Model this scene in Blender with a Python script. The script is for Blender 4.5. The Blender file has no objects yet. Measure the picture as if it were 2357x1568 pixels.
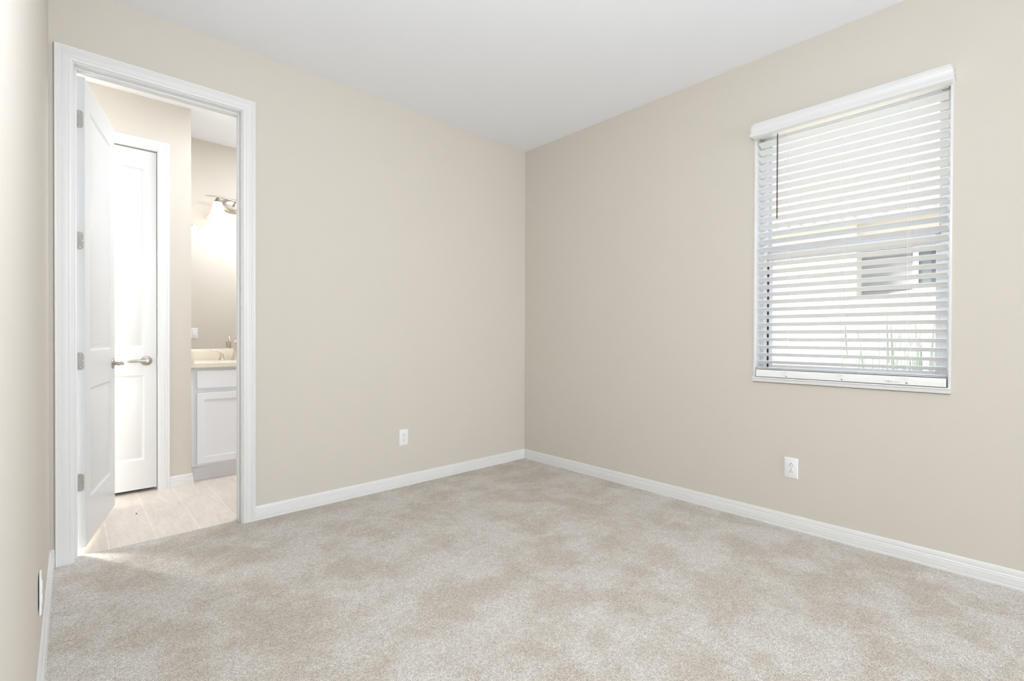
import bpy, bmesh, math, random
from mathutils import Vector, Matrix
random.seed(7)
PI = math.pi
scene = bpy.context.scene
COL = scene.collection

# ------------------------------------------------------------------ camera
FPX, YAW, PITCH, ROLL = 1111.84, 0.825664, -0.0067582, 0.0035616
CAM = Vector((-3.05512, -3.14082, 1.09438))
cam_data = bpy.data.cameras.new('camera')
cam_data.sensor_fit = 'HORIZONTAL'
cam_data.sensor_width = 36.0
cam_data.lens = FPX / 2357.0 * 36.0
cam_data.clip_start = 0.004
cam_data.clip_end = 200
cam = bpy.data.objects.new('camera', cam_data)
COL.objects.link(cam)
fw = Vector((math.cos(YAW) * math.cos(PITCH), math.sin(YAW) * math.cos(PITCH), math.sin(PITCH)))
rt = Vector((math.sin(YAW), -math.cos(YAW), 0))
up = rt.cross(fw)
rt2 = math.cos(ROLL) * rt + math.sin(ROLL) * up
up2 = -math.sin(ROLL) * rt + math.cos(ROLL) * up
M = Matrix((rt2, up2, -fw)).transposed().to_4x4()
M.translation = CAM
cam.matrix_world = M
scene.camera = cam

# ------------------------------------------------------------------ view
scene.view_settings.view_transform = 'Standard'
scene.view_settings.look = 'None'
scene.view_settings.gamma = 1.0
scene.view_settings.use_curve_mapping = False
scene.view_settings.exposure = 0.07
scene.cycles.max_bounces = 12
scene.cycles.diffuse_bounces = 8
scene.cycles.glossy_bounces = 5
scene.cycles.transparent_max_bounces = 12
scene.cycles.sample_clamp_indirect = 6.0
scene.cycles.use_denoising = True

# ------------------------------------------------------------------ sky, sun, bathroom daylight, added fill lamps
world = bpy.data.worlds.new('sky')
scene.world = world
world.use_nodes = True
wn, wl = world.node_tree.nodes, world.node_tree.links
wn.clear()
sky = wn.new('ShaderNodeTexSky')
sky.sky_type = 'NISHITA'
sky.sun_disc = False
sky.sun_elevation = math.radians(48)
sky.sun_rotation = math.radians(270)
bg = wn.new('ShaderNodeBackground')
bg.inputs['Strength'].default_value = 0.9
wo = wn.new('ShaderNodeOutputWorld')
haze = wn.new('ShaderNodeMix'); haze.data_type = 'RGBA'; haze.inputs[0].default_value = 0.75   # bright hazy sky
haze.inputs[7].default_value = (1.0, 1.0, 1.0, 1)
wl.new(sky.outputs[0], haze.inputs[6])
wl.new(haze.outputs[2], bg.inputs[0])
wl.new(bg.outputs[0], wo.inputs[0])


def lamp(name, kind, loc, power, color=(1, 1, 1), size=None, look=None):
    d = bpy.data.lights.new(name, kind)
    d.energy = power
    d.color = color
    if kind == 'AREA':
        d.shape = 'RECTANGLE'
        d.size, d.size_y = size
    o = bpy.data.objects.new(name, d)
    o.location = loc
    if look is not None:
        o.rotation_euler = Vector(look).to_track_quat('-Z', 'Y').to_euler()
    COL.objects.link(o)
    return o


sun = lamp('sun', 'SUN', (-6, 3, 8), 14.0, (1.0, 0.96, 0.9), look=(0.42, -0.60, -0.68))
sun.data.angle = math.radians(18)   # veiled by haze
# daylight at the bathroom window, plus unseen fill lamps added to brighten both rooms
lamp('fill_light_rear', 'AREA', (-1.0, -7.56, 1.25), 90, (0.88, 0.93, 1.0), (1.5, 2.2), (0, 1, 0))  # added fill from behind the camera, no such window known
lamp('daylight_bathroom', 'AREA', (-3.95, 1.20, 1.35), 50, (0.86, 0.93, 1.0), (0.8, 1.8), (0, -1, 0))
bed_fill = lamp('bedroom_fill_light', 'POINT', (-2.44, -2.70, 1.98), 53, (0.868, 0.928, 1.0))  # added fill hanging in mid-air, no ceiling fixture here
bed_fill.data.shadow_soft_size = 0.15
lamp('bathroom_fill_light', 'AREA', (-1.5, 0.62, 2.74), 28, (0.87, 0.92, 1.0), (1.0, 0.6), (0, 0, -1))  # added fill under the bathroom ceiling, no fixture there


# ------------------------------------------------------------------ materials
def srgb(r, g, b):
    f = lambda c: (c / 255 / 12.92) if c / 255 <= 0.04045 else ((c / 255 + 0.055) / 1.055) ** 2.4
    return (f(r), f(g), f(b), 1.0)


def mat(name, color, rough=0.5, metal=0.0, spec=0.5):
    m = bpy.data.materials.new(name)
    m.use_nodes = True
    b = m.node_tree.nodes['Principled BSDF']
    b.inputs['Base Color'].default_value = color
    b.inputs['Roughness'].default_value = rough
    b.inputs['Metallic'].default_value = metal
    b.inputs['Specular IOR Level'].default_value = spec
    return m


def nodes(m):
    return m.node_tree.nodes, m.node_tree.links, m.node_tree.nodes['Principled BSDF']


def add_bump(m, scale, strength, dist=0.002, detail=3.0):
    n, l, b = nodes(m)
    tc = n.new('ShaderNodeTexCoord')
    t = n.new('ShaderNodeTexNoise')
    t.inputs['Scale'].default_value = scale
    t.inputs['Detail'].default_value = detail
    bp = n.new('ShaderNodeBump')
    bp.inputs['Strength'].default_value = strength
    bp.inputs['Distance'].default_value = dist
    l.new(tc.outputs['Object'], t.inputs['Vector'])
    l.new(t.outputs['Fac'], bp.inputs['Height'])
    l.new(bp.outputs[0], b.inputs['Normal'])
    return m


M_WALL = add_bump(mat('beige_wall_paint', srgb(212, 206.5, 197.5), 0.85, spec=0.2), 140, 0.12, 0.001)
M_CEIL = add_bump(mat('white_ceiling_paint', srgb(240, 243, 248), 0.9, spec=0.15), 120, 0.12, 0.001)
M_TRIM = mat('white_trim_paint', srgb(229, 230, 230), 0.35)
M_DOOR = add_bump(mat('white_door_paint', srgb(214, 215, 215), 0.32), 60, 0.03, 0.001)
M_VINYL = mat('white_vinyl', srgb(232, 234, 238), 0.4)
M_SLAT = mat('white_slat', srgb(242, 242, 241), 0.42)
M_CORD = mat('white_cord', srgb(240, 240, 240), 0.7)
M_NICKEL = mat('brushed_nickel', srgb(186, 180, 172), 0.32, 1.0)
M_HINGE = mat('satin_nickel', srgb(186, 184, 178), 0.45, 0.75)
M_CHROME = mat('polished_nickel', srgb(225, 215, 205), 0.12, 1.0)
M_DARK = mat('dark_slot', srgb(28, 26, 26), 0.6)
M_GASKET = mat('dark_gasket', srgb(38, 42, 54), 0.6)
M_PLASTIC = mat('white_plastic', srgb(240, 241, 242), 0.3)
M_CAB = mat('pale_grey_cabinet_paint', srgb(236, 238, 243), 0.4)
M_MIRROR = mat('mirror_glass', srgb(238, 236, 233), 0.0, 1.0)
M_CERAMIC = mat('white_ceramic', srgb(244, 243, 240), 0.1)
M_INK = mat('printed_ink', srgb(60, 60, 62), 0.6)
M_INKPALE = mat('pale_printed_ink', srgb(150, 150, 150), 0.6)
M_WAND = mat('smoked_clear_wand', srgb(96, 80, 78), 0.15)
M_STUCCO = add_bump(mat('cream_stucco', srgb(236, 232, 224), 0.9, spec=0.1), 40, 0.4, 0.004)
M_SHADE_SIDING = mat('shade_grey_siding', srgb(158, 158, 160), 0.8)  # eave shade on the recessed wall put into its grey colour
M_TILE_ROOF = mat('pale_roof_tile', srgb(205, 200, 190), 0.8)
M_LEAF = mat('pale_green_leaf', srgb(206, 215, 204), 0.6)
M_GROUND = add_bump(mat('yard_ground', srgb(176, 166, 152), 0.95), 30, 0.3, 0.01)
M_GREYPALE = mat('pale_grey_pane', srgb(112, 118, 122), 0.3)
M_GREYPANE = mat('grey_window_pane', srgb(80, 84, 92), 0.2)

# quartz counter: pale cream with fine grey specks
M_QUARTZ = mat('cream_quartz', srgb(232, 226, 212), 0.2)
n, l, b = nodes(M_QUARTZ)
tc = n.new('ShaderNodeTexCoord')
v = n.new('ShaderNodeTexNoise'); v.inputs['Scale'].default_value = 800; v.inputs['Detail'].default_value = 2
cr = n.new('ShaderNodeValToRGB')
cr.color_ramp.elements[0].position = 0.32; cr.color_ramp.elements[0].color = srgb(200, 190, 172)
cr.color_ramp.elements[1].position = 0.46; cr.color_ramp.elements[1].color = srgb(234, 228, 214)
l.new(tc.outputs['Object'], v.inputs['Vector']); l.new(v.outputs['Fac'], cr.inputs[0]); l.new(cr.outputs[0], b.inputs['Base Color'])

# clear pane: see-through with a weak sharp reflection
M_GLASS = bpy.data.materials.new('window_glass')
M_GLASS.use_nodes = True
n, l = M_GLASS.node_tree.nodes, M_GLASS.node_tree.links
n.clear()
tr = n.new('ShaderNodeBsdfTransparent'); tr.inputs[0].default_value = (0.96, 0.98, 0.97, 1)
gl = n.new('ShaderNodeBsdfGlossy'); gl.inputs['Roughness'].default_value = 0.0
mx = n.new('ShaderNodeMixShader'); mx.inputs[0].default_value = 0.06
out = n.new('ShaderNodeOutputMaterial')
l.new(tr.outputs[0], mx.inputs[1]); l.new(gl.outputs[0], mx.inputs[2]); l.new(mx.outputs[0], out.inputs[0])

# lit frosted lamp glass
M_LAMP = mat('lit_frosted_glass', srgb(250, 248, 244), 0.4)
n, l, b = nodes(M_LAMP)
b.inputs['Emission Color'].default_value = (1.0, 0.97, 0.91, 1)
b.inputs['Emission Strength'].default_value = 1.15

# tile: wood-look porcelain planks with pale grout, running along y
M_TILE = mat('wood_look_tile', srgb(214, 205, 196), 0.3)
n, l, b = nodes(M_TILE)
tc = n.new('ShaderNodeTexCoord')
mp = n.new('ShaderNodeMapping'); mp.vector_type = 'POINT'
mp.inputs['Rotation'].default_value = (0, 0, -PI / 2)
mp.inputs['Location'].default_value = (0.0, 0.106, 0)
br = n.new('ShaderNodeTexBrick')
br.offset = 0.5; br.squash = 1.0
br.inputs['Scale'].default_value = 1.0
br.inputs['Brick Width'].default_value = 0.61
br.inputs['Row Height'].default_value = 0.2
br.inputs['Mortar Size'].default_value = 0.0022
br.inputs['Mortar Smooth'].default_value = 0.2
br.inputs['Bias'].default_value = 0.0
br.inputs['Color1'].default_value = srgb(222, 212, 202)
br.inputs['Color2'].default_value = srgb(228, 218, 209)
br.inputs['Mortar'].default_value = srgb(242, 238, 232)
l.new(tc.outputs['Object'], mp.inputs[0]); l.new(mp.outputs[0], br.inputs['Vector'])
mp2 = n.new('ShaderNodeMapping'); mp2.inputs['Scale'].default_value = (11, 2.2, 1)
ns = n.new('ShaderNodeTexNoise'); ns.inputs['Scale'].default_value = 2.4; ns.inputs['Detail'].default_value = 6; ns.inputs['Distortion'].default_value = 1.3
l.new(tc.outputs['Object'], mp2.inputs[0]); l.new(mp2.outputs[0], ns.inputs['Vector'])
rp = n.new('ShaderNodeValToRGB')
rp.color_ramp.elements[0].position = 0.3; rp.color_ramp.elements[0].color = (0.86, 0.85, 0.83, 1)
rp.color_ramp.elements[1].position = 0.7; rp.color_ramp.elements[1].color = (1, 1, 1, 1)
l.new(ns.outputs['Fac'], rp.inputs[0])
mul = n.new('ShaderNodeMix'); mul.data_type = 'RGBA'; mul.blend_type = 'MULTIPLY'; mul.inputs[0].default_value = 1.0
l.new(br.outputs['Color'], mul.inputs[6]); l.new(rp.outputs[0], mul.inputs[7])
l.new(mul.outputs[2], b.inputs['Base Color'])
bp = n.new('ShaderNodeBump'); bp.inputs['Strength'].default_value = 0.4; bp.inputs['Distance'].default_value = 0.002; bp.invert = True
l.new(br.outputs['Fac'], bp.inputs['Height']); l.new(bp.outputs[0], b.inputs['Normal'])

# carpet: twisted pile, tufts of a few mm, brushed lighter in patches
M_CARPET = mat('beige_pile_carpet', srgb(200, 190, 180), 0.95, spec=0.05)
n, l, b = nodes(M_CARPET)
b.inputs['Sheen Weight'].default_value = 0.15
tc = n.new('ShaderNodeTexCoord')
wob = n.new('ShaderNodeTexNoise'); wob.inputs['Scale'].default_value = 330; wob.inputs['Detail'].default_value = 2
l.new(tc.outputs['Object'], wob.inputs['Vector'])
mixv = n.new('ShaderNodeMix'); mixv.data_type = 'RGBA'; mixv.blend_type = 'LINEAR_LIGHT'; mixv.inputs[0].default_value = 0.0055
l.new(tc.outputs['Object'], mixv.inputs[6]); l.new(wob.outputs['Color'], mixv.inputs[7])


def vor(feature, scale):
    v = n.new('ShaderNodeTexVoronoi'); v.feature = feature; v.inputs['Scale'].default_value = scale
    l.new(mixv.outputs[2], v.inputs['Vector'])
    return v


def ramp(sock, p0, c0, p1, c1):
    r = n.new('ShaderNodeValToRGB')
    r.color_ramp.elements[0].position = p0; r.color_ramp.elements[0].color = c0
    r.color_ramp.elements[1].position = p1; r.color_ramp.elements[1].color = c1
    l.new(sock, r.inputs[0])
    return r.outputs[0]


def times(a, c_, f=1.0):
    m_ = n.new('ShaderNodeMix'); m_.data_type = 'RGBA'; m_.blend_type = 'MULTIPLY'; m_.inputs[0].default_value = f
    l.new(a, m_.inputs[6]); l.new(c_, m_.inputs[7])
    return m_.outputs[2]


TUFT = 185
v_cell, v_edge = vor('F1', TUFT), vor('DISTANCE_TO_EDGE', TUFT)
sep = n.new('ShaderNodeSeparateColor'); l.new(v_cell.outputs['Color'], sep.inputs[0])
big = n.new('ShaderNodeTexNoise'); big.inputs['Scale'].default_value = 4.0; big.inputs['Detail'].default_value = 10; big.inputs['Roughness'].default_value = 0.68; big.inputs['Distortion'].default_value = 0.2
off = n.new('ShaderNodeMapping'); off.inputs['Location'].default_value = (1.3, 5.1, 2.2)
l.new(tc.outputs['Object'], off.inputs[0]); l.new(off.outputs[0], big.inputs['Vector'])
patch = ramp(big.outputs['Fac'], 0.42, srgb(236, 228, 217), 0.58, srgb(255, 252, 247))   # pile brushed either way
twist = ramp(sep.outputs[0], 0.0, (0.78, 0.76, 0.74, 1), 0.7, (1.06, 1.06, 1.06, 1))      # yarn to yarn
gap = ramp(v_edge.outputs['Distance'], 0.0, (0.66, 0.63, 0.60, 1), 0.16, (1, 1, 1, 1))    # shade between tufts, put into the colour
fl = n.new('ShaderNodeTexNoise'); fl.inputs['Scale'].default_value = 260; fl.inputs['Detail'].default_value = 3; fl.inputs['Roughness'].default_value = 0.6
l.new(tc.outputs['Object'], fl.inputs['Vector'])
fleck = ramp(fl.outputs['Fac'], 0.36, (0.40, 0.36, 0.33, 1), 0.46, (1, 1, 1, 1))
l.new(times(times(times(patch, twist), gap), fleck), b.inputs['Base Color'])
hgt = n.new('ShaderNodeMath'); hgt.operation = 'MULTIPLY'; hgt.inputs[1].default_value = -1.0
l.new(v_cell.outputs['Distance'], hgt.inputs[0])
bp = n.new('ShaderNodeBump'); bp.inputs['Strength'].default_value = 0.9; bp.inputs['Distance'].default_value = 0.004
l.new(hgt.outputs[0], bp.inputs['Height']); l.new(bp.outputs[0], b.inputs['Normal'])


# ------------------------------------------------------------------ mesh helpers
class MB:
    def __init__(self):
        self.bm = bmesh.new()

    def face(self, pts):
        vs = [self.bm.verts.new(p) for p in pts]
        try:
            return self.bm.faces.new(vs)
        except ValueError:
            return None

    def box(self, x0, x1, y0, y1, z0, z1, bev=0.0):
        vs = [self.bm.verts.new((x, y, z)) for x in (x0, x1) for y in (y0, y1) for z in (z0, z1)]
        fs = []
        for q in ((0, 1, 3, 2), (4, 6, 7, 5), (0, 4, 5, 1), (2, 3, 7, 6), (0, 2, 6, 4), (1, 5, 7, 3)):
            fs.append(self.bm.faces.new([vs[i] for i in q]))
        if bev > 0:
            es = list({e for f in fs for e in f.edges})
            bmesh.ops.bevel(self.bm, geom=es, offset=bev, segments=2, affect='EDGES', profile=0.5)
        return self

    def loft(self, rings, closed=True, caps=True):
        rv = [[self.bm.verts.new(p) for p in r] for r in rings]
        k = len(rings[0])
        for a, c in zip(rv, rv[1:]):
            for i in range(k if closed else k - 1):
                j = (i + 1) % k
                try:
                    self.bm.faces.new((a[i], a[j], c[j], c[i]))
                except ValueError:
                    pass
        if caps and closed:
            for r in (rv[0], rv[-1]):
                try:
                    self.bm.faces.new(r)
                except ValueError:
                    pass
        return self

    def prism(self, pts, a, b_):
        """extrude polygon pts (3D points) by vector from a to b_ offsets"""
        a, b_ = Vector(a), Vector(b_)
        return self.loft([[Vector(p) + a for p in pts], [Vector(p) + b_ for p in pts]])

    def tube(self, path, radii, seg=12, squash=None):
        path = [Vector(p) for p in path]
        if not hasattr(radii, '__len__'):
            radii = [radii] * len(path)
        rings = []
        prev = None
        for i, p in enumerate(path):
            t = (path[min(i + 1, len(path) - 1)] - path[max(i - 1, 0)]).normalized()
            if prev is None:
                ref = Vector((0, 0, 1)) if abs(t.z) < 0.9 else Vector((0, 1, 0))
                u = t.cross(ref).normalized()
            else:
                u = (prev - t * prev.dot(t)).normalized()
            prev = u
            w = t.cross(u)
            s = squash if squash else (1, 1)
            rings.append([p + radii[i] * (s[0] * math.cos(2 * PI * k / seg) * u + s[1] * math.sin(2 * PI * k / seg) * w) for k in range(seg)])
        return self.loft(rings)

    def lathe(self, prof, center, axis=(0, 0, 1), seg=32, scale=(1, 1), caps=True):
        """prof: list of (radius, height) along axis"""
        ax = Vector(axis).normalized()
        ref = Vector((0, 0, 1)) if abs(ax.z) < 0.9 else Vector((1, 0, 0))
        u = ref.cross(ax).normalized()
        w = ax.cross(u)
        c = Vector(center)
        rings = [[c + ax * h + max(r, 1e-5) * (scale[0] * math.cos(2 * PI * k / seg) * u + scale[1] * math.sin(2 * PI * k / seg) * w) for k in range(seg)] for r, h in prof]
        return self.loft(rings, caps=caps)

    def build(self, name, material, parent=None, smooth=35):
        bm = self.bm
        bmesh.ops.recalc_face_normals(bm, faces=bm.faces)
        me = bpy.data.meshes.new(name)
        off = ORIGIN.get(parent.name, Vector()) if parent is not None else Vector()
        if off.length > 0:
            bmesh.ops.translate(bm, verts=bm.verts, vec=-off)
        bm.to_mesh(me)
        bm.free()
        if smooth:
            me.shade_smooth()
            me.set_sharp_from_angle(angle=math.radians(smooth))
        me.materials.append(material)
        o = bpy.data.objects.new(name, me)
        COL.objects.link(o)
        if parent is not None:
            o.parent = parent
            ORIGIN[o.name] = off
        return o


ORIGIN = {}


def thing(name, label, cat, loc=(0, 0, 0), rz=0.0, kind=None, group=None, local=False):
    """Empty at a thing's base. Parts are drawn in world coordinates unless local=True."""
    o = bpy.data.objects.new(name, None)
    o.empty_display_size = 0.05
    COL.objects.link(o)
    o.location = loc
    o.rotation_euler = (0, 0, rz)
    ORIGIN[o.name] = Vector() if local else Vector(loc)
    return tag(o, label, cat, kind, group)


def tag(o, label, cat, kind=None, group=None):
    o['label'] = label
    o['category'] = cat
    if kind: o['kind'] = kind
    if group: o['group'] = group
    return o


def struct(name, mb, m, label, cat, smooth=None):
    return tag(mb.build(name, m, None, smooth), label, cat, 'structure')


def sweep(mb, path, prof, plane):
    """mitred moulding: path = 2D points in the wall plane, prof = (w,t): w to the left of travel, t out of the wall;
    plane(a,b,t) -> 3D"""
    P = [Vector(p) for p in path]
    rings = []
    for i, p in enumerate(P):
        d0 = (P[i] - P[i - 1]).normalized() if i > 0 else None
        d1 = (P[i + 1] - P[i]).normalized() if i < len(P) - 1 else None
        n0 = Vector((-d0.y, d0.x)) if d0 else None
        n1 = Vector((-d1.y, d1.x)) if d1 else None
        if n0 is None: nn = n1
        elif n1 is None: nn = n0
        else:
            nn = (n0 + n1)
            nn = nn / nn.dot(n0) if nn.length > 1e-6 else n0
        rings.append([plane(p.x + nn.x * w, p.y + nn.y * w, t) for w, t in prof])
    mb.loft(rings)
    return mb


# ------------------------------------------------------------------ dimensions
H = 2.77
WT = 0.115                      # wall thickness
XC = -3.115                     # left corner of the door wall
KC = 0.0057                     # the near left wall is a hair out of square
YB = -7.50                      # wall behind the camera
DX0, DX1, DZ = -3.027, -2.303, 2.404     # clear door opening
WY0, WY1, WZ0, WZ1 = -2.862, -1.994, 0.862, 2.342   # window opening inside the liner
RX = 0.15                       # window wall thickness
BY, VY = 1.10, 1.70             # bathroom walls
BX0, BX1 = -4.62, -0.9
cx = lambda y: XC + KC * y      # face of the near left wall

# ------------------------------------------------------------------ room shell
# carpeted floor and tiled floor
mb = MB()
mb.face([(cx(YB), YB, 0), (0, YB, 0), (0, 0, 0), (XC, 0, 0)])
mb.face([(DX0 - 0.02, 0, 0), (DX1 + 0.02, 0, 0), (DX1 + 0.02, 0.068, 0), (DX0 - 0.02, 0.068, 0)])
mb.face([(DX0 - 0.02, 0.068, 0), (DX1 + 0.02, 0.068, 0), (DX1 + 0.02, 0.074, -0.006), (DX0 - 0.02, 0.074, -0.006)])
bmesh.ops.remove_doubles(mb.bm, verts=mb.bm.verts, dist=1e-5)
floor = struct('floor', mb, M_CARPET, 'beige cut pile carpet covering the bedroom floor', 'carpet')
mb = MB().box(BX0, BX1, 0.0, VY, -0.06, -0.006)
floor_b = struct('floor_bathroom', mb, M_TILE, 'pale wood-look tile floor of the bathroom behind the doorway', 'tile floor')
mb = MB().box(cx(YB) - WT, RX, YB - WT, WT / 2, H, H + 0.1)
struct('ceiling', mb, M_CEIL, 'smooth white ceiling of the bedroom', 'ceiling')
mb = MB().box(BX0 - WT, BX1 + WT, WT / 2, VY + WT, H, H + 0.1)
struct('ceiling_bathroom', mb, M_CEIL, 'white bathroom ceiling seen through the doorway', 'ceiling')

# door wall
JT = 0.018
mb = MB()
mb.box(XC, DX0 - JT, 0, WT, -0.06, H)
mb.box(DX1 + JT, RX, 0, WT, -0.06, H)
mb.box(DX0 - JT, DX1 + JT, 0, WT, DZ + JT, H)
struct('wall_left', mb, M_WALL, 'beige wall with the bathroom doorway', 'wall')
# window wall
LN = 0.010
mb = MB()
mb.box(0, RX, YB, WY0 - LN, -0.06, H)
mb.box(0, RX, WY1 + LN, 0, -0.06, H)
mb.box(0, RX, WY0 - LN, WY1 + LN, -0.06, WZ0 - 0.03)
mb.box(0, RX, WY0 - LN, WY1 + LN, WZ1 + LN, H)
struct('wall_right', mb, M_WALL, 'beige wall with the window and its white blind', 'wall')
# near left wall
mb = MB().prism([(cx(YB), YB, 0), (XC, 0, 0), (XC, WT, 0), (XC - WT, WT, 0), (cx(YB) - WT, YB, 0)], (0, 0, -0.06), (0, 0, H))
struct('wall_near', mb, M_WALL, 'pale wall running along the left edge of the view', 'wall')
# wall behind the camera, with an opening added to let fill light in
mb = MB()
mb.box(cx(YB) - WT, -1.8, YB - WT, YB, -0.06, H)
mb.box(-0.2, RX, YB - WT, YB, -0.06, H)
mb.box(-1.8, -0.2, YB - WT, YB, 2.4, H)
mb.box(-1.8, -0.2, YB - WT, YB, -0.06, 0.1)
struct('wall_rear', mb, M_WALL, 'beige wall behind the camera with a wide opening added for fill light', 'wall')
# bathroom walls
D2X0, D2X1 = -3.19, -2.578
mb = MB()
mb.box(BX0, -4.36, BY, BY + WT, -0.06, H)
mb.box(-3.54, D2X0 - JT, BY, BY + WT, -0.06, H)
mb.box(-4.36, -3.54, BY, BY + WT, -0.06, 0.42)
mb.box(-4.36, -3.54, BY, BY + WT, 2.28, H)
mb.box(D2X1 + JT, -2.375, BY, BY + WT, -0.06, H)
mb.box(D2X0 - JT, D2X1 + JT, BY, BY + WT, 2.404 + JT, H)
mb.box(-2.375 - WT, -2.375, BY + WT, VY + WT, -0.06, H)
struct('wall_bathroom_front', mb, M_WALL, 'beige bathroom wall holding the closed white door', 'wall')
mb = MB().box(-2.375, BX1 + WT, VY, VY + WT, -0.06, H)
struct('wall_bathroom_back', mb, M_WALL, 'beige bathroom wall behind the vanity and mirror', 'wall')
mb = MB().box(BX1, BX1 + WT, WT, VY, -0.06, H)
struct('wall_bathroom_right', mb, M_WALL, 'beige bathroom side wall past the vanity', 'wall')
mb = MB()
mb.box(BX0 - WT, BX0, WT, BY + WT, -0.06, H)
mb.box(BX0 - WT, XC - WT, 0, WT, -0.06, H)
struct('wall_bathroom_left', mb, M_WALL, 'bathroom end wall hidden to the left of the doorway', 'wall')
# closet shell behind the closed door
mb = MB()
mb.box(D2X0 - 0.1, D2X1 + 0.06, 1.75, 1.80, -0.06, H)
mb.box(D2X0 - 0.15, D2X0 - 0.1, BY + WT, 1.8, -0.06, H)
struct('wall_closet', mb, M_WALL, 'closet wall hidden behind the closed bathroom door', 'wall')

# ------------------------------------------------------------------ baseboards
BASE = [(0, 0), (0, .014), (.010, .014), (.0125, .0122), (.0150, .0122), (.0165, .0132), (.044, .0122), (.047, .0098), (.0495, .0098),
        (.0515, .0112), (.0545, .0098), (.0565, .0082), (.059, .0085), (.078, .0072), (.083, .0045), (.083, 0)]


def baseboard(name, p, q, normal, label, mit0=0, mit1=0):
    """p,q = 2D ends on the wall face, normal = into the room; mit = +1 inside corner, -1 outside corner"""
    p, q, nv = Vector(p), Vector(q), Vector(normal)
    d = (q - p).normalized()
    r0, r1 = [], []
    for z, t in BASE:
        a = p + nv * t + d * (t * mit0)
        c = q + nv * t - d * (t * mit1)
        r0.append((a.x, a.y, z)); r1.append((c.x, c.y, z))
    m = MB().loft([r0, r1])
    return struct(name, m, M_TRIM, label, 'baseboard', 35)


baseboard('baseboard_left', (DX1 + 0.07, 0), (0, 0), (0, -1), 'white baseboard along the wall right of the doorway', 0, 1)
baseboard('baseboard_right', (0, 0), (0, YB), (-1, 0), 'white baseboard below the window', 1, 0)
baseboard('baseboard_near', (cx(YB), YB), (XC, 0), (1, -KC), 'white baseboard along the left edge of the view', 0, 1)
baseboard('baseboard_corner', (XC, 0), (DX0 - 0.07, 0), (0, -1), 'short white baseboard between door casing and left corner', 1, 0)
m = MB()
for (p, q, nv, a, c) in (((-2.513, BY), (-2.375, BY), (0, -1), 0, -1), ((-2.375, BY), (-2.375, 1.202), (1, 0), -1, 0)):
    p, q, nv = Vector(p), Vector(q), Vector(nv)
    d = (q - p).normalized()
    m.loft([[(*(p + nv * t + d * (t * a)), z - 0.006) for z, t in BASE], [(*(q + nv * t - d * (t * c)), z - 0.006) for z, t in BASE]])
struct('baseboard_bathroom', m, M_TRIM, 'white baseboard wrapping the wall corner beside the vanity', 'baseboard', 35)

# ------------------------------------------------------------------ door frames
CASE = [(0, 0), (0, .009), (.003, .0112), (.011, .0118), (.0130, .0106), (.0150, .0106), (.0170, .0124), (.038, .0146), (.0400, .0136),
        (.0425, .0138), (.0450, .0162), (.0485, .0166), (.0505, .0156), (.0520, .0158), (.0540, .0182), (.061, .0188), (.063, .017), (.063, 0)]


def door_frame(name, x0, x1, y0, y1, zt, z0, stop, label, both=True):
    """jamb boards between wall faces y0 (near) and y1, casing on the near (and far) face"""
    t = thing(name, label, 'door frame', (0.5 * (x0 + x1), y0, z0), kind='structure')
    m = MB()
    m.box(x0 - JT, x0, y0, y1, z0, zt)
    m.box(x1, x1 + JT, y0, y1, z0, zt)
    m.box(x0 - JT, x1 + JT, y0, y1, zt, zt + JT)
    m.build('jamb', M_TRIM, t)
    m = MB()
    s0, s1 = stop
    m.box(x0, x0 + .011, s0, s1, z0, zt - .011, 0.002)
    m.box(x1 - .011, x1, s0, s1, z0, zt - .011, 0.002)
    m.box(x0, x1, s0, s1, zt - .011, zt, 0.002)
    m.build('door_stop', M_TRIM, t)
    rv = 0.006
    for yy, sg in ((y0, -1), (y1, 1)) if both else ((y0, -1),):
        m = MB()
        sweep(m, [(x0 - rv, z0), (x0 - rv, zt + rv), (x1 + rv, zt + rv), (x1 + rv, z0)], CASE, lambda a, c, tt, yy=yy, sg=sg: (a, yy + sg * tt, c))
        m.build('casing', M_TRIM, t)
    return t


fr1 = door_frame('trim_1', DX0, DX1, 0.0, WT, DZ, -0.006, (0.040, 0.076), 'white moulded casing and jamb around the open bathroom doorway')
fr2 = door_frame('trim_2', D2X0, D2X1, BY, BY + WT, DZ, -0.006, (BY + 0.056, BY + 0.09), 'white moulded casing around the closed inner door')
# strike plate on the inner door's jamb
MB().box(D2X1 - 0.0025, D2X1 + 0.001, BY + 0.004, BY + 0.030, 0.885, 0.945).build('strike_plate', M_HINGE, fr2)

# ------------------------------------------------------------------ doors


def panel_face(mb, w, h, y, sgn, panels, xs, zs):
    """door face in plane y (outward -y*sgn), with sunk moulded raised panels"""
    def rect(x0, x1, z0, z1, dep):
        return [(x0, y + sgn * dep, z0), (x1, y + sgn * dep, z0), (x1, y + sgn * dep, z1), (x0, y + sgn * dep, z1)]
    for i in range(len(xs) - 1):
        for j in range(len(zs) - 1):
            x0, x1, z0, z1 = xs[i], xs[i + 1], zs[j], zs[j + 1]
            if (i, j) in panels:
                steps = [(0, 0), (.002, .0015), (.006, .0055), (.011, .0085), (.016, .0092), (.019, .0088), (.036, .0028), (.038, .0022)]
                rings = [rect(x0 + a, x1 - a, z0 + a, z1 - a, d) for a, d in steps]
                mb.loft(rings, caps=False)
                mb.face(rings[-1])
            else:
                mb.face(rect(x0, x1, z0, z1, 0))


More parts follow.
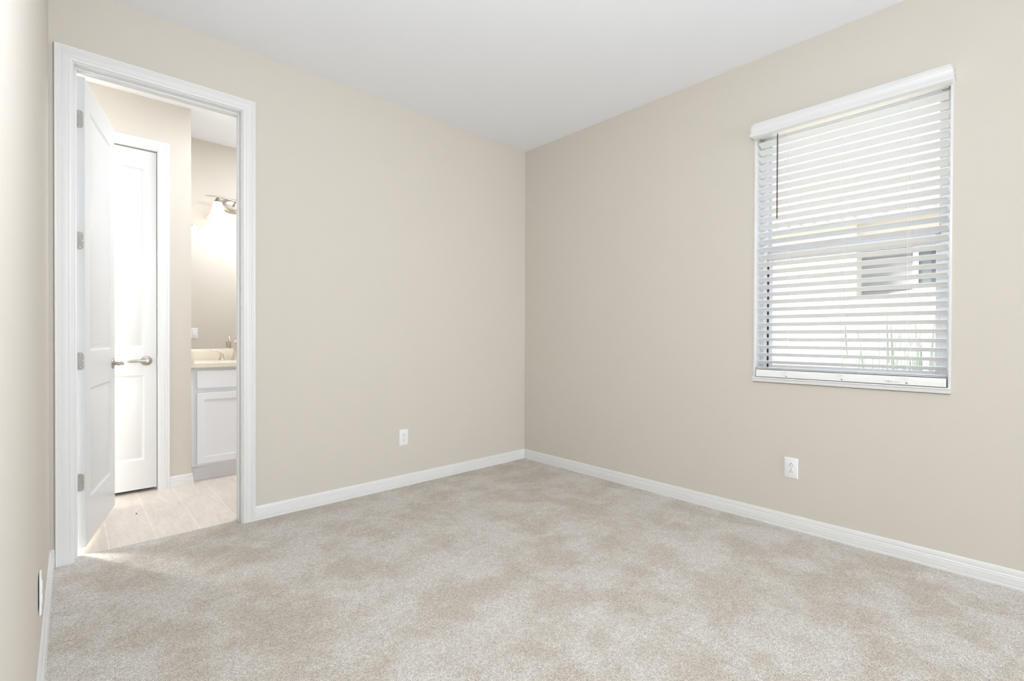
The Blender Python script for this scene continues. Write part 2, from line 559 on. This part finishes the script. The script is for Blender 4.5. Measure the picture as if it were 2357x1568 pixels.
def panel_door(root, w, h, th, stile, rails, z0):
    xs = [0, stile, w - stile, w]
    zs = [z0, rails[0], rails[1], rails[2], rails[3], z0 + h]
    mb = MB()
    for y, sgn in ((0, 1), (th, -1)):
        panel_face(mb, w, h, y, sgn, {(1, 1), (1, 3)}, xs, zs)
    for x in (0, w):
        for a, c in zip(zs, zs[1:]):
            mb.face([(x, 0, a), (x, th, a), (x, th, c), (x, 0, c)])
    for z in (z0, z0 + h):
        for a, c in zip(xs, xs[1:]):
            mb.face([(a, 0, z), (c, 0, z), (c, th, z), (a, th, z)])
    bmesh.ops.remove_doubles(mb.bm, verts=mb.bm.verts, dist=1e-5)
    return mb.build('leaf', M_DOOR, root, 25)


def lever_set(root, x, y, z, out, toward):
    """rose + lever on a door face; out = -1/+1 along local y, toward = -1/+1 along local x"""
    h = MB().lathe([(.0005, 0), (.0335, 0), (.0335, .003), (.031, .0065), (.024, .0085), (.017, .0098), (.0135, .012), (.0005, .012)], (x, y, z), (0, out, 0), 36).build('rose', M_NICKEL, root, 30)
    m = MB()
    m.lathe([(.0105, .010), (.0100, .030), (.0112, .040), (.0112, .052), (.0085, .0555), (.0005, .056)], (x, y, z), (0, out, 0), 20)
    pts, rad = [], []
    for k in range(13):
        u = k / 12
        pts.append((x + toward * (0.002 + 0.108 * u), y + out * (0.0475 - 0.004 * u * u + 0.0015 * math.sin(u * PI)), z + 0.0025 * math.sin(u * PI) - 0.003 * u))
        rad.append(0.0098 * (1 - 0.28 * u) if k < 12 else 0.0045)
    m.tube(pts, rad, 14, (0.72, 1.12))
    m.build('lever', M_NICKEL, root, 40)


D1 = thing('door_1', 'white two-panel door standing ajar into the bathroom, four hinges on its edge', 'door', (-2.985, 0.130, 0), math.atan2(0.70, 0.156), kind='structure', local=True)
DW, DTH = 0.715, 0.0345
panel_door(D1, DW, 2.385, DTH, 0.108, (0.245, 0.82, 1.014, 2.262), 0.017)
lever_set(D1, DW - 0.064, 0, 0.922, -1, -1)
lever_set(D1, DW - 0.064, DTH, 0.922, 1, -1)
MB().box(DW - 0.0005, DW + 0.0012, 0.005, DTH - 0.005, 0.893, 0.951).build('latch_plate', M_HINGE, D1)
for hz in (2.186, 1.5745, 0.9655, 0.3500):
    hh = 0.0445
    pts = [(-0.0018, DTH + 0.012, hz - hh), ]
    r = 0.014
    poly = [(DTH + 0.010, hz - hh), (DTH + 0.010, hz + hh)]
    for k in range(7):
        a = PI / 2 + (PI / 2) * k / 6
        poly.append((0.006 + r + r * math.cos(a), hz + hh - r + r * math.sin(a)))
    for k in range(7):
        a = PI + (PI / 2) * k / 6
        poly.append((0.006 + r + r * math.cos(a), hz - hh + r + r * math.sin(a)))
    m = MB().prism([(0, a, c) for a, c in poly], (-0.0022, 0, 0), (0.0004, 0, 0))
    m.tube([(-0.003, DTH + 0.012, hz - hh), (-0.003, DTH + 0.012, hz + hh)], 0.0058, 12)
    hg = m.build('hinge', M_HINGE, D1, 30)
    for (sy, sz) in ((0.022, 0.034), (0.012, 0.0), (0.022, -0.034)):
        MB().lathe([(.0001, .0030), (.0022, .0028), (.0040, .0022), (.0040, .0)], (0, sy, hz + sz), (-1, 0, 0), 14).build('screw', M_CHROME, hg)
        MB().box(-0.0034, -0.0029, sy - 0.0013, sy + 0.0013, hz + sz - 0.0013, hz + sz + 0.0013).build('screw_recess', M_DARK, hg)

D2 = thing('door_2', 'closed white two-panel door deeper in the bathroom, beyond the open door', 'door', (D2X0 + 0.003, BY + 0.016, 0), 0, kind='structure', local=True)
D2W = D2X1 - D2X0 - 0.0065
panel_door(D2, D2W, 2.379, 0.0345, 0.070, (0.222, 0.818, 1.010, 2.268), 0.018)
lever_set(D2, D2W - 0.0585, 0, 0.919, -1, -1)
MB().box(D2W - 0.0004, D2W + 0.0022, 0.006, 0.028, 0.892, 0.946).build('latch_plate', M_DARK, D2)

# ------------------------------------------------------------------ window
W1 = thing('window_1', 'white single-hung window behind the blind in the right wall', 'window', (0.07, 0.5 * (WY0 + WY1), WZ0), kind='structure')
m = MB()   # painted liner boards, a few mm proud of the wall
for (a, c) in ((WY0 - LN, WY0), (WY1, WY1 + LN)):
    m.box(-0.004, 0.085, a, c, WZ0 - 0.002, WZ1 + LN, 0.001)
m.box(-0.004, 0.085, WY0, WY1, WZ1, WZ1 + LN)
m.build('liner', M_TRIM, W1)
SILL = [(-0.0045, .834), (-0.016, .836), (-0.018, .840), (-0.018, .848), (-0.0145, .850), (-0.0145, .853), (-0.0205, .855), (-0.0215, .859), (-0.019, .862), (0.10, .864), (0.10, .834)]
MB().prism([(x, 0, z) for x, z in SILL], (0, WY0 - 0.0098, 0), (0, WY1 + 0.0098, 0)).build('sill', M_TRIM, W1, 30)
FX0, FX1 = 0.072, 0.148
fy0, fy1, fz0, fz1 = WY0 - 0.004, WY1 + 0.004, WZ0 + 0.002, WZ1
m = MB()
m.box(FX0, FX1, fy0, fy0 + 0.040, fz0, fz1, .002)
m.box(FX0, FX1, fy1 - 0.040, fy1, fz0, fz1, .002)
m.box(FX0 + .0005, FX1, fy0 + .040, fy1 - .040, fz0, fz0 + 0.035, .002)
m.box(FX0 + .0005, FX1, fy0 + .040, fy1 - .040, fz1 - 0.04, fz1, .002)
m.build('frame', M_VINYL, W1)
ZM = 1.575
# fixed upper light
m = MB()
for (a, c, e, f) in ((fy0 + .0405, fy0 + .052, ZM, fz1 - .0405), (fy1 - .052, fy1 - .0405, ZM, fz1 - .0405), (fy0 + .0525, fy1 - .0525, ZM + .005, ZM + .075), (fy0 + .0525, fy1 - .0525, fz1 - .055, fz1 - .0405)):
    m.box(0.112, 0.134, a, c, e, f, .0015)
up_s = m.build('upper_sash', M_VINYL, W1)
MB().box(0.121, 0.124, fy0 + .05, fy1 - .05, ZM + .07, fz1 - .05).build('pane', M_GLASS, up_s)
# sliding lower sash
m = MB()
for (a, c, e, f) in ((fy0 + .0405, fy0 + .060, fz0 + .036, ZM + .03), (fy1 - .066, fy1 - .050, fz0 + .036, ZM + .03), (fy0 + .0602, fy1 - .0662, ZM - .012, ZM + .036), (fy0 + .0602, fy1 - .0662, fz0 + .036, fz0 + .070)):
    m.box(0.083, 0.106, a, c, e, f, .0015)
lo_s = m.build('lower_sash', M_VINYL, W1)
MB().box(0.093, 0.096, fy0 + .058, fy1 - .062, fz0 + .068, ZM - .010).build('pane', M_GLASS, lo_s)
m = MB()
m.box(0.084, 0.100, fy1 - .0495, fy1 - .0405, fz0 + .037, ZM - .02)
m.box(0.1065, 0.1105, fy0 + .0525, fy1 - .0525, ZM - .0125, ZM - .0095)
m.build('weatherstrip', M_GASKET, W1)
m = MB()
m.box(0.0715, 0.0722, fy1 - .020, fy1 - .018, fz0 + .035, fz1 - .04)
m.box(0.0715, 0.0722, fy1 - .010, fy1 - .0085, fz0 + .035, fz1 - .04)
m.build('track_groove', M_INKPALE, W1)

# ------------------------------------------------------------------ blind
BL = thing('window_blind', 'white faux-wood horizontal blind with moulded valance, slats tilted half open', 'blind', (0.02, 0.5 * (WY0 + WY1), WZ0))
VAL = [(0.0, 2.284), (-0.030, 2.283), (-0.054, 2.283), (-0.0635, 2.288), (-0.0665, 2.295), (-0.0640, 2.303), (-0.0600, 2.312), (-0.0590, 2.321),
       (-0.0605, 2.330), (-0.0620, 2.336), (-0.0605, 2.3405), (-0.0570, 2.342), (-0.0590, 2.347), (-0.0580, 2.352), (-0.0525, 2.355), (-0.050, 2.366), (0.0, 2.366)]


def valance():
    m = MB()
    ya, yb = WY0 - 0.012, WY1 + 0.010
    # profile turns the corner at both ends: returns run back to the wall
    rings = [[(-0.0003, ya - (-x - 0.0) * 0.14, z) for x, z in VAL]]
    rings = []
    outer = [(x, z) for x, z in VAL]
    for end in (0, 1):
        pass
    ring_a = [(x, ya + 0.055 + x * 0.9, z) if x < 0 else (x, ya, z) for x, z in outer]
    ring_b = [(x, yb - 0.055 - x * 0.9, z) if x < 0 else (x, yb, z) for x, z in outer]
    ring_a = [(x, ya + (0.0605 + x) * 0.9, z) if x < -0.02 else (x, ya + 0.036, z) for x, z in outer]
    ring_b = [(x, yb - (0.0605 + x) * 0.9, z) if x < -0.02 else (x, yb - 0.036, z) for x, z in outer]
    m.loft([ring_a, ring_b])
    # the two returns
    for (y, sg) in ((ya, 1), (yb, -1)):
        prof = [(y + sg * (0.0605 + x) * 0.9, z) for x, z in outer if x < -0.02]
        inner = [(y + sg * 0.036, z) for z in (2.366, 2.290)]
        poly = prof + inner
        m.loft([[(0.0, a, z) for a, z in poly], [(-0.030 if i >= len(prof) else outer[[k for k, q in enumerate(outer) if q[0] < -0.02][i]][0], a, z) for i, (a, z) in enumerate(poly)]])
    return m


valance().build('valance', M_TRIM, BL, 30)
SX0, SX1 = 0.002, 0.050         # room edge, window edge
sy0, sy1 = WY0 + 0.008, WY1 - 0.010
MB().box(0.000, 0.052, sy0 + .002, sy1 - .002, 2.296, 2.338, .002).build('headrail', M_SLAT, BL)
TILT = math.radians(22)


def slat_mesh():
    m = MB()
    hw, th, crown = 0.025, 0.0028, 0.0022
    top, bot = [], []
    N = 8
    for k in range(N + 1):
        u = -1 + 2 * k / N
        z = crown * (1 - u * u)
        top.append((u * hw, z + th / 2)); bot.append((u * hw, z - th / 2))
    ring = top + bot[::-1]
    # room edge (local -x) high, window edge low
    rot = [(a * math.cos(TILT) + c * math.sin(TILT), -a * math.sin(TILT) + c * math.cos(TILT)) for a, c in ring]
    m.loft([[(a, sy0, c) for a, c in rot], [(a, sy1, c) for a, c in rot]])
    return m


XM = 0.5 * (SX0 + SX1)
zc0 = 1.2300 - 0.5 * 0.05 * math.sin(TILT)
first = None
for k in range(-6, 24):
    z = zc0 + 0.0448 * k
    if first is None:
        m = slat_mesh()
        first = m.build('slat', M_SLAT, BL, 40)
        first.data.transform(Matrix.Translation(ORIGIN[BL.name]))
        o = first
    else:
        o = first.copy(); COL.objects.link(o); o.parent = BL
    o.location = Vector((XM, 0, z)) - ORIGIN[BL.name]
# two spare slats lying flat on the rail
for z in (0.911, 0.9185):
    MB().box(XM - 0.025, XM + 0.025, sy0 + 0.001, sy1 - 0.001, z, z + 0.003, .0012).build('slat', M_SLAT, BL)
# bottom rail
RAIL = [(-0.007, .8655), (-0.008, .870), (-0.008, .898), (-0.006, .902), (0.0, .906), (0.045, .9085), (0.053, .903), (0.053, .868), (0.050, .8655)]
rail = MB().prism([(x, 0, z) for x, z in RAIL], (0, sy0 - 0.002, 0), (0, sy1 + 0.002, 0)).build('bottom_rail', M_SLAT, BL, 30)
LADY = (-2.165, -2.437, -2.7085)
for y in LADY:
    m = MB()
    for dx in (SX0 - 0.001, SX1 + 0.001):
        m.tube([(dx, y, 0.905), (dx, y, 2.30)], 0.0006, 6)
    m.tube([(SX0 - 0.001, y - 0.012, 0.905), (SX0 - 0.001, y - 0.012, 2.30)], 0.0004, 6)
    for k in range(-6, 24):
        z = zc0 + 0.0448 * k
        e = 0.0255
        m.tube([(XM - e * math.cos(TILT), y, z + e * math.sin(TILT) - .0005), (XM + e * math.cos(TILT), y, z - e * math.sin(TILT) - .0025)], 0.0009, 6)
        # loop of tape over each slat's room edge
        m.tube([(SX0 - 0.0022, y - 0.003, z + 0.010), (SX0 - 0.0022, y + 0.003, z + 0.0135)], 0.0012, 6)
    # loose bow over the rail front
    loop = [(-0.0095, y + 0.006 + 0.016 * math.cos(a), 0.897 + 0.004 * math.sin(a)) for a in [2 * PI * k / 16 for k in range(17)]]
    m.tube(loop, 0.0010, 6)
    m.tube([(-0.0095, y, 0.893), (-0.0095, y - 0.001, 0.884), (-0.0092, y - 0.002, 0.8765)], 0.0009, 6)
    m.build('ladder_cord', M_CORD, BL)
    MB().lathe([(.0001, .0012), (.0035, .0010), (.0042, 0)], (-0.008, y - 0.002, 0.8745), (-1, 0, 0), 12).build('cord_plug', M_INKPALE, rail)
wand = MB()
wy = -2.114
wand.tube([(-0.002, wy, 2.300), (-0.010, wy, 2.290), (-0.012, wy, 2.262), (-0.012, wy, 1.79)], [0.0022, 0.0026, 0.0036, 0.0036], 6)
wand.build('tilt_wand', M_WAND, BL)
# printing on the rail
def text(body, size, loc, parent, m, right, upv, normal, name, ext=0.0002):
    cu = bpy.data.curves.new(name, 'FONT')
    cu.body = body; cu.size = size; cu.extrude = ext
    o = bpy.data.objects.new(name, cu)
    COL.objects.link(o)
    Mx = Matrix((Vector(right), Vector(upv), Vector(normal))).transposed().to_4x4()
    Mx.translation = Vector(loc)
    dg = bpy.context.evaluated_depsgraph_get()
    me = bpy.data.meshes.new_from_object(o.evaluated_get(dg))
    me.transform(Mx)
    me.transform(Matrix.Translation(-ORIGIN[parent.name]))
    bpy.data.objects.remove(o)
    me.name = name
    me.materials.clear(); me.materials.append(m)
    q = bpy.data.objects.new(name, me)
    COL.objects.link(q)
    q.parent = parent
    return q


text('Vib', 0.0095, (-0.0083, -2.632, 0.8765), rail, M_INK, (0, -1, 0), (0, 0, 1), (-1, 0, 0), 'printed_name')
text('usr', 0.0070, (-0.0083, -2.6475, 0.8762), rail, M_INK, (0, -1, 0), (0, 0, 1), (-1, 0, 0), 'printed_name')
for (ya, yb, za) in ((-2.6310, -2.6190, .8832), (-2.6310, -2.6205, .8765), (-2.6860, -2.6590, .8752)):
    MB().box(-0.0083, -0.0079, ya, yb, za, za + .001).build('printed_line', M_INKPALE, rail)

# ------------------------------------------------------------------ outlets and switch


def outlet(name, label, loc, right, normal, flip=False, group='wall outlets', tilt=0.0):
    """duplex outlet; right/normal are world axes of the plate"""
    t = thing(name, label, 'outlet', loc, local=True, group=group)
    R = Vector(right); Nn = Vector(normal); U = Vector((0, 0, 1))
    if tilt:
        q = Matrix.Rotation(tilt, 3, 'Z'); R = q @ R; Nn = q @ Nn
    P = lambda a, c, d: R * a + U * c + Nn * d
    m = MB()
    w, h = 0.0355, 0.0585
    rings = []
    for (i, d) in ((0, 0), (0, .0022), (.0015, .0042), (.0035, .0052)):
        rings.append([P(-w + i, -h + i, d), P(w - i, -h + i, d), P(w - i, h - i, d), P(-w + i, h - i, d)])
    m.loft(rings)
    m.build('cover_plate', M_PLASTIC, t, 30)
    s = -1 if flip else 1
    for cz in (0.0195, -0.0195):
        pts = []
        for k in range(40):
            a = 2 * PI * k / 40
            x, z = 0.0172 * math.cos(a), 0.0172 * math.sin(a)
            z = max(-0.0138, min(0.0138, z))
            pts.append((x, z))
        m = MB().loft([[P(x, cz + z, .004) for x, z in pts], [P(x, cz + z, .0064) for x, z in pts], [P(x * .96, cz + z * .96, .0070) for x, z in pts]])
        r = m.build('receptacle', M_PLASTIC, t, 30)
        m = MB()
        for sx, hh in ((-0.0063, 0.0042), (0.0063, 0.0034)):
            z0 = cz + s * 0.0030
            m.loft([[P(sx - .0011, z0 - hh, d), P(sx + .0011, z0 - hh, d), P(sx + .0011, z0 + hh, d), P(sx - .0011, z0 + hh, d)] for d in (.0060, .0072)])
        z0 = cz - s * 0.0075
        m.loft([[P(.0026 * math.cos(2 * PI * k / 16), z0 + .0026 * math.sin(2 * PI * k / 16), d) for k in range(16)] for d in (.0060, .0072)])
        m.build('slots', M_DARK, r)
    m = MB().loft([[P(.0030 * math.cos(2 * PI * k / 16), .0030 * math.sin(2 * PI * k / 16), d) for k in range(16)] for d in (.004, .0060)])
    m.build('screw', M_HINGE, t)
    return t


outlet('wall_outlet', 'white duplex outlet low on the wall between doorway and corner', (-1.2366, 0, 0.3575), (1, 0, 0), (0, -1, 0))
outlet('wall_outlet', 'white duplex outlet below the blind, ground holes uppermost', (0, -2.1958, 0.3505), (0, -1, 0), (-1, 0, 0), flip=True)
outlet('wall_outlet', 'white outlet plate at the left picture edge, seen edge-on above the carpet', (cx(-1.03) + 0.0022, -1.03, 0.289), (0, 1, 0), (1, 0, 0), tilt=0.03)
t = thing('light_switch', 'white rocker switch plate reflected in the bathroom mirror', 'light switch', (-2.001, WT, 1.126))
m = MB()
m.loft([[(x, y, z) for x, z in ((-2.001 - .035 + i, 1.126 - .057 + i), (-2.001 + .035 - i, 1.126 - .057 + i), (-2.001 + .035 - i, 1.126 + .057 - i), (-2.001 - .035 + i, 1.126 + .057 - i))] for i, y in ((0, WT), (0, WT + .003), (.003, WT + .0055))])
m.build('cover_plate', M_PLASTIC, t)
MB().box(-2.0175, -1.9845, WT + .004, WT + .0085, 1.126 - .033, 1.126 + .033, .001).build('rocker', M_PLASTIC, t)

# a crumb on the tiles
m = MB().lathe([(.0001, 0), (.006, .0005), (.0055, .003), (.003, .0045), (.0001, .005)], (-2.739, 0.6215, -0.006), (0, 0, 1), 9, scale=(1.0, 0.6))
tag(m.build('crumb', M_DARK, None, 60), 'tiny dark crumb on the pale tiles just past the carpet edge', 'crumb')

# ------------------------------------------------------------------ vanity
VX0, VX1 = -2.3735, -1.5735
VC = -1.972
VN = thing('vanity_cabinet', 'pale grey shaker vanity cabinet seen through the doorway', 'cabinet', (VC, 1.43, -0.006))
m = MB()
m.box(VX0, VX1, 1.150, VY - .002, 0.110, 0.857)
m.box(VX0, VX1, 1.202, VY - .002, -0.006, 0.110)
m.box(VX0, VX0 + 0.016, 1.1465, 1.150, 0.110, 0.857, .001)
m.build('body', M_CAB, VN)
MB().prism([(0, 1.202, -.006), (0, 1.190, -.006), (0, 1.1925, .004), (0, 1.198, .010), (0, 1.202, .0125)], (VX0 + .013, 0, 0), (VX1, 0, 0)).build('toe_moulding', M_CAB, VN, 30)


def shaker(name, x0, x1, z0, z1, rail):
    m = MB()
    y0, y1 = 1.131, 1.149
    def rect(i, y):
        return [(x0 + i, y, z0 + i), (x1 - i, y, z0 + i), (x1 - i, y, z1 - i), (x0 + i, y, z1 - i)]
    if rail:
        m.loft([rect(0, y1), rect(0, y0 + .001), rect(.001, y0), rect(rail, y0), rect(rail + .0015, y0 + .0075)])
    else:
        m.loft([rect(0, y1), rect(0, y0 + .002), rect(.002, y0)])
    return m.build(name, M_CAB, VN, 25)


xm = 0.5 * (-2.334 + VX1 - 0.037)
shaker('drawer_front', -2.334, VX1 - .037, 0.698, 0.832, 0)
shaker('cabinet_door', -2.334, xm - .003, 0.128, 0.662, 0.050)
shaker('cabinet_door', xm + .003, VX1 - .037, 0.128, 0.662, 0.050)

CT = thing('vanity_counter', 'cream speckled quartz counter on the pale grey vanity cabinet', 'counter', (VC, 1.40, 0.857))
m = MB()
SCX, SCY, SA, SB = VC, 1.375, 0.205, 0.150
cy0, cy1 = 1.118, VY - .001
NS = 48
def ell(z, k=1.0):
    return [(SCX + SA * k * math.cos(2 * PI * i / NS), SCY + SB * k * math.sin(2 * PI * i / NS), z) for i in range(NS)]
def rectring(z):
    out = []
    for i in range(NS):
        a = 2 * PI * i / NS
        dx, dy = math.cos(a), math.sin(a)
        s = min(((VX1 - SCX) / dx if dx > 0 else (VX0 - SCX) / dx) if abs(dx) > 1e-9 else 1e9, ((cy1 - SCY) / dy if dy > 0 else (cy0 - SCY) / dy) if abs(dy) > 1e-9 else 1e9)
        out.append([SCX + dx * s, SCY + dy * s, z])
    for (qx, qy) in ((VX0, cy0), (VX1, cy0), (VX0, cy1), (VX1, cy1)):   # snap nearest sample to each corner
        j = min(range(NS), key=lambda i: (out[i][0] - qx) ** 2 + (out[i][1] - qy) ** 2)
        out[j] = [qx, qy, z]
    return [tuple(p) for p in out]
m.loft([ell(.857), ell(.887), rectring(.887), rectring(.857), ell(.857)], caps=False)
m.build('worktop', M_QUARTZ, CT, 30)
BS = thing('backsplash', 'low cream quartz backsplash between vanity counter and mirror', 'backsplash', (VC, VY, .887))
MB().box(VX0 + .020, VX1, VY - .021, VY - .001, .887, .987, .001).build('back_strip', M_QUARTZ, BS)
SS = thing('side_splash', 'short cream quartz splash at the end of the vanity counter, against the side wall', 'backsplash', (VX0 + .01, 1.4, .887))
MB().box(VX0, VX0 + .020, cy0 + .006, VY - .001, .887, .986, .001).build('side_strip', M_QUARTZ, SS)
m = MB()
m.loft([ell(.8565, 1.03), ell(.840, 1.02), ell(.80, .95), ell(.755, .80), ell(.735, .5), ell(.732, .12)], caps=False)
m.loft([ell(.8565, 1.03), ell(.8565, 1.07), ell(.80, 1.0), ell(.745, .84), ell(.725, .5), ell(.722, .12)], caps=False)
m.face(ell(.732, .12)); m.face(ell(.722, .12))
tag(m.build('sink', M_CERAMIC, None, 40), 'white oval undermount sink set into the cream vanity counter', 'sink')

# faucet: gooseneck spout and two lever handles
FT = thing('faucet', 'polished widespread faucet with tall gooseneck spout on the vanity counter', 'faucet', (VC, 1.60, .887))
fx, fyy = VC, 1.600
m = MB()
m.lathe([(.0001, 0), (.0290, 0), (.0285, .004), (.0255, .014), (.0200, .040), (.0150, .075), (.0118, .105)], (fx, fyy, .887), (0, 0, 1), 28)
pts = [(fx, fyy, .887 + .09), (fx, fyy, .887 + .14)]
R = 0.052
for k in range(15):
    a = PI - (PI * 1.06) * k / 14
    pts.append((fx + .0 * k, fyy - R - R * math.cos(a), .887 + .146 + R * math.sin(a) * 1.0))
pts.append((fx, pts[-1][1] - .001, pts[-1][2] - .030))
m.tube(pts, [.0118, .0112] + [.0112 - .0004 * k / 14 for k in range(15)] + [.0112], 16)
m.build('spout', M_CHROME, FT, 40)
for sg in (-1, 1):
    hx = fx + sg * 0.1035
    m = MB()
    m.lathe([(.0001, 0), (.0255, 0), (.0255, .003), (.0215, .010), (.0165, .028), (.0140, .046), (.0140, .052), (.0115, .058), (.0001, .060)], (hx, fyy, .887), (0, 0, 1), 24)
    pts = [(hx + sg * (0.0 + .072 * u), fyy - .004 * u, .887 + .052 + .006 * u + .030 * math.sin(u * PI * .62) ) for u in [k / 10 for k in range(11)]]
    m.tube(pts, [.0085, .0080, .0074, .0068, .0062, .0057, .0053, .0050, .0048, .0046, .0030], 12, (0.75, 1.15))
    m.build('lever_handle', M_CHROME, FT, 40)

# mirror and its clips
MR = thing('wall_mirror', 'frameless mirror above the vanity counter', 'mirror', (-1.97, VY, .988))
MB().box(VX0 + .006, VX1, VY - .006, VY - .0005, .9885, 2.028).build('glass', M_MIRROR, MR, None)
for x in (-2.262, -1.68):
    MB().box(x - .010, x + .010, VY - .011, VY, 2.016, 2.046, .003).build('clip', M_PLASTIC, MR)

# vanity light
LT = thing('vanity_light', 'lit two-shade brushed nickel vanity light above the mirror', 'wall lamp', (VC + .005, VY, 2.25))
lx, lz = VC + 0.005, 2.245
m = MB()
m.lathe([(.0001, .030), (.35, .0295), (.62, .027), (.80, .0215), (.86, .017), (.93, .0155), (1.0, .009), (1.0, 0)], (lx, VY, lz), (0, -1, 0), 48, scale=(.105, .064))
m.build('back_plate', M_NICKEL, LT, 25)
m = MB()
pts = []
for k in range(33):
    u = -1 + 2 * k / 32
    pts.append((lx + .225 * u, 1.598 + .01 * u * u, lz + .020 - .030 * math.sin(u * PI * .78) * (0.55) + 0.004))
m.tube(pts, [.0030 + .0042 * (1 - abs(-1 + 2 * k / 32) ** 2) for k in range(33)], 10, (0.7, 1.2))
m.tube([(lx, VY - .02, lz), (lx, 1.66, lz + .004), (lx, 1.605, lz + .022)], [.011, .009, .008], 14)
m.build('arm', M_NICKEL, LT, 40)
for sg, zz in ((-1, .012), (1, -.008)):
    sx = lx + sg * .135
    zt = lz + zz + .016
    m = MB()
    m.lathe([(.0001, .016), (.004, .015), (.005, .010), (.012, .005), (.019, -.006), (.024, -.018), (.030, -.027), (.0315, -.029), (.0001, -.029)], (sx, 1.6, zt - .006), (0, 0, 1), 28)
    hd = m.build('shade_holder', M_NICKEL, LT, 30)
    prof = [(.030, 0), (.034, -.012), (.039, -.035), (.045, -.060), (.052, -.085), (.061, -.108), (.073, -.128), (.080, -.138)]
    prof2 = [(r - .003, h) for r, h in prof[::-1]]
    m = MB().lathe(prof + prof2, (sx, 1.6, zt - .035), (0, 0, 1), 36, caps=False)
    m.build('glass_shade', M_LAMP, LT, 60)
    MB().lathe([(.0001, 0), (.018, -.010), (.029, -.035), (.026, -.058), (.013, -.072), (.0001, -.075)], (sx, 1.6, zt - .045), (0, 0, 1), 20).build('bulb', M_LAMP, LT, 60)
    p = lamp('vanity_bulb_light', 'POINT', (sx, 1.6, zt - .19), 0.4, (1.0, 0.96, 0.91))
    p.data.shadow_soft_size = 0.05

# ------------------------------------------------------------------ outside: neighbour's house and side yard
struct('ground', MB().box(0.15, 14, -12, 10, -0.5, -0.25), M_GROUND, 'pale side yard ground outside the window', 'ground')
NH = thing('neighbour_house', 'cream stucco neighbouring house with tiled eave outside the window', 'house', (5.3, 0, -.25))
MB().box(5.0, 9, -1.4485, 8, -.25, 2.86).build('house_wall', M_STUCCO, NH)
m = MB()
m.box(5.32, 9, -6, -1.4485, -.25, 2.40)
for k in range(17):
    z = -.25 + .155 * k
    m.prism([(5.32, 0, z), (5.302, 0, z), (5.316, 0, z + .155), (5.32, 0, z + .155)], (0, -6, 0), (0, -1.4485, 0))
m.build('shade_grey_siding', M_SHADE_SIDING, NH, None)
MB().box(5.15, 9, -6, -1.4485, 2.385, 2.86).build('stucco_band', M_STUCCO, NH)
nw = MB()
for (a, c, e, f) in ((-2.62, -2.55, 1.55, 2.38), (-2.08, -2.02, 1.55, 2.38), (-2.55, -2.08, 1.50, 1.57), (-2.55, -2.08, 2.31, 2.38)):
    nw.box(5.26, 5.32, a, c, e, f)
nwo = nw.build('house_window', M_VINYL, NH)
MB().box(5.285, 5.295, -2.55, -2.08, 1.57, 2.31).build('pane', M_GREYPALE, nwo)
MB().box(5.27, 5.29, -2.30, -2.21, 1.83, 2.24).build('grille', M_GREYPANE, nwo)
# roof with rounded tile ends along the eave
m = MB()
m.prism([(4.85, 0, 2.80), (9.2, 0, 4.6), (9.2, 0, 4.5), (4.85, 0, 2.70)], (0, -6, 0), (0, 8, 0))
m.build('roof', M_TILE_ROOF, NH)
tile0 = MB().tube([(4.80, -3.4, 2.800), (4.93, -3.4, 2.800 + .13 * 0.414)], 0.030, 10).build('roof_tile', M_TILE_ROOF, NH, 50)
for k in range(1, 30):
    t_ = tile0.copy(); COL.objects.link(t_); t_.parent = NH; t_.location = (0, 0.165 * k, 0)
GW = thing('garden_wall', 'low pale garden wall with flat coping outside the window', 'garden wall', (4.0, -2.0, -.25), math.atan2(-0.95, -1.48), local=True)
MB().box(-0.9, 1.1, -.09, .09, 0, 1.80).build('wall_face', M_STUCCO, GW)
MB().box(-0.93, 1.13, -.12, .12, 1.80, 1.85, .004).build('coping', M_STUCCO, GW)
PL = thing('garden_plant', 'pale green strap-leaved plant in front of the garden wall outside', 'plant', (2.55, -2.18, -.25), local=True)
m = MB()
for k in range(46):
    a = random.uniform(0, 2 * PI)
    bx, by = random.uniform(-.22, .22), random.uniform(-.30, .30)
    by += -bx * 0.0
    bx2, by2 = bx, by
    h = random.uniform(1.1, 1.62)
    lean = random.uniform(.03, .16)
    w = random.uniform(.022, .04)
    c, s = math.cos(a), math.sin(a)
    L, Rr = [], []
    for i in range(8):
        u = i / 7
        px = bx2 + c * lean * u * u; py = by2 + s * lean * u * u; pz = h * u - .12 * lean * u ** 3
        ww = w * (1 - u ** 2.2) + .001
        L.append(Vector((px - s * ww, py + c * ww, pz))); Rr.append(Vector((px + s * ww, py - c * ww, pz)))
    m.loft([L, [p + Vector((c * .006, s * .006, 0)) for p in L], [p + Vector((c * .006, s * .006, 0)) for p in Rr], Rr])
m.build('leaves', M_LEAF, PL, 60)
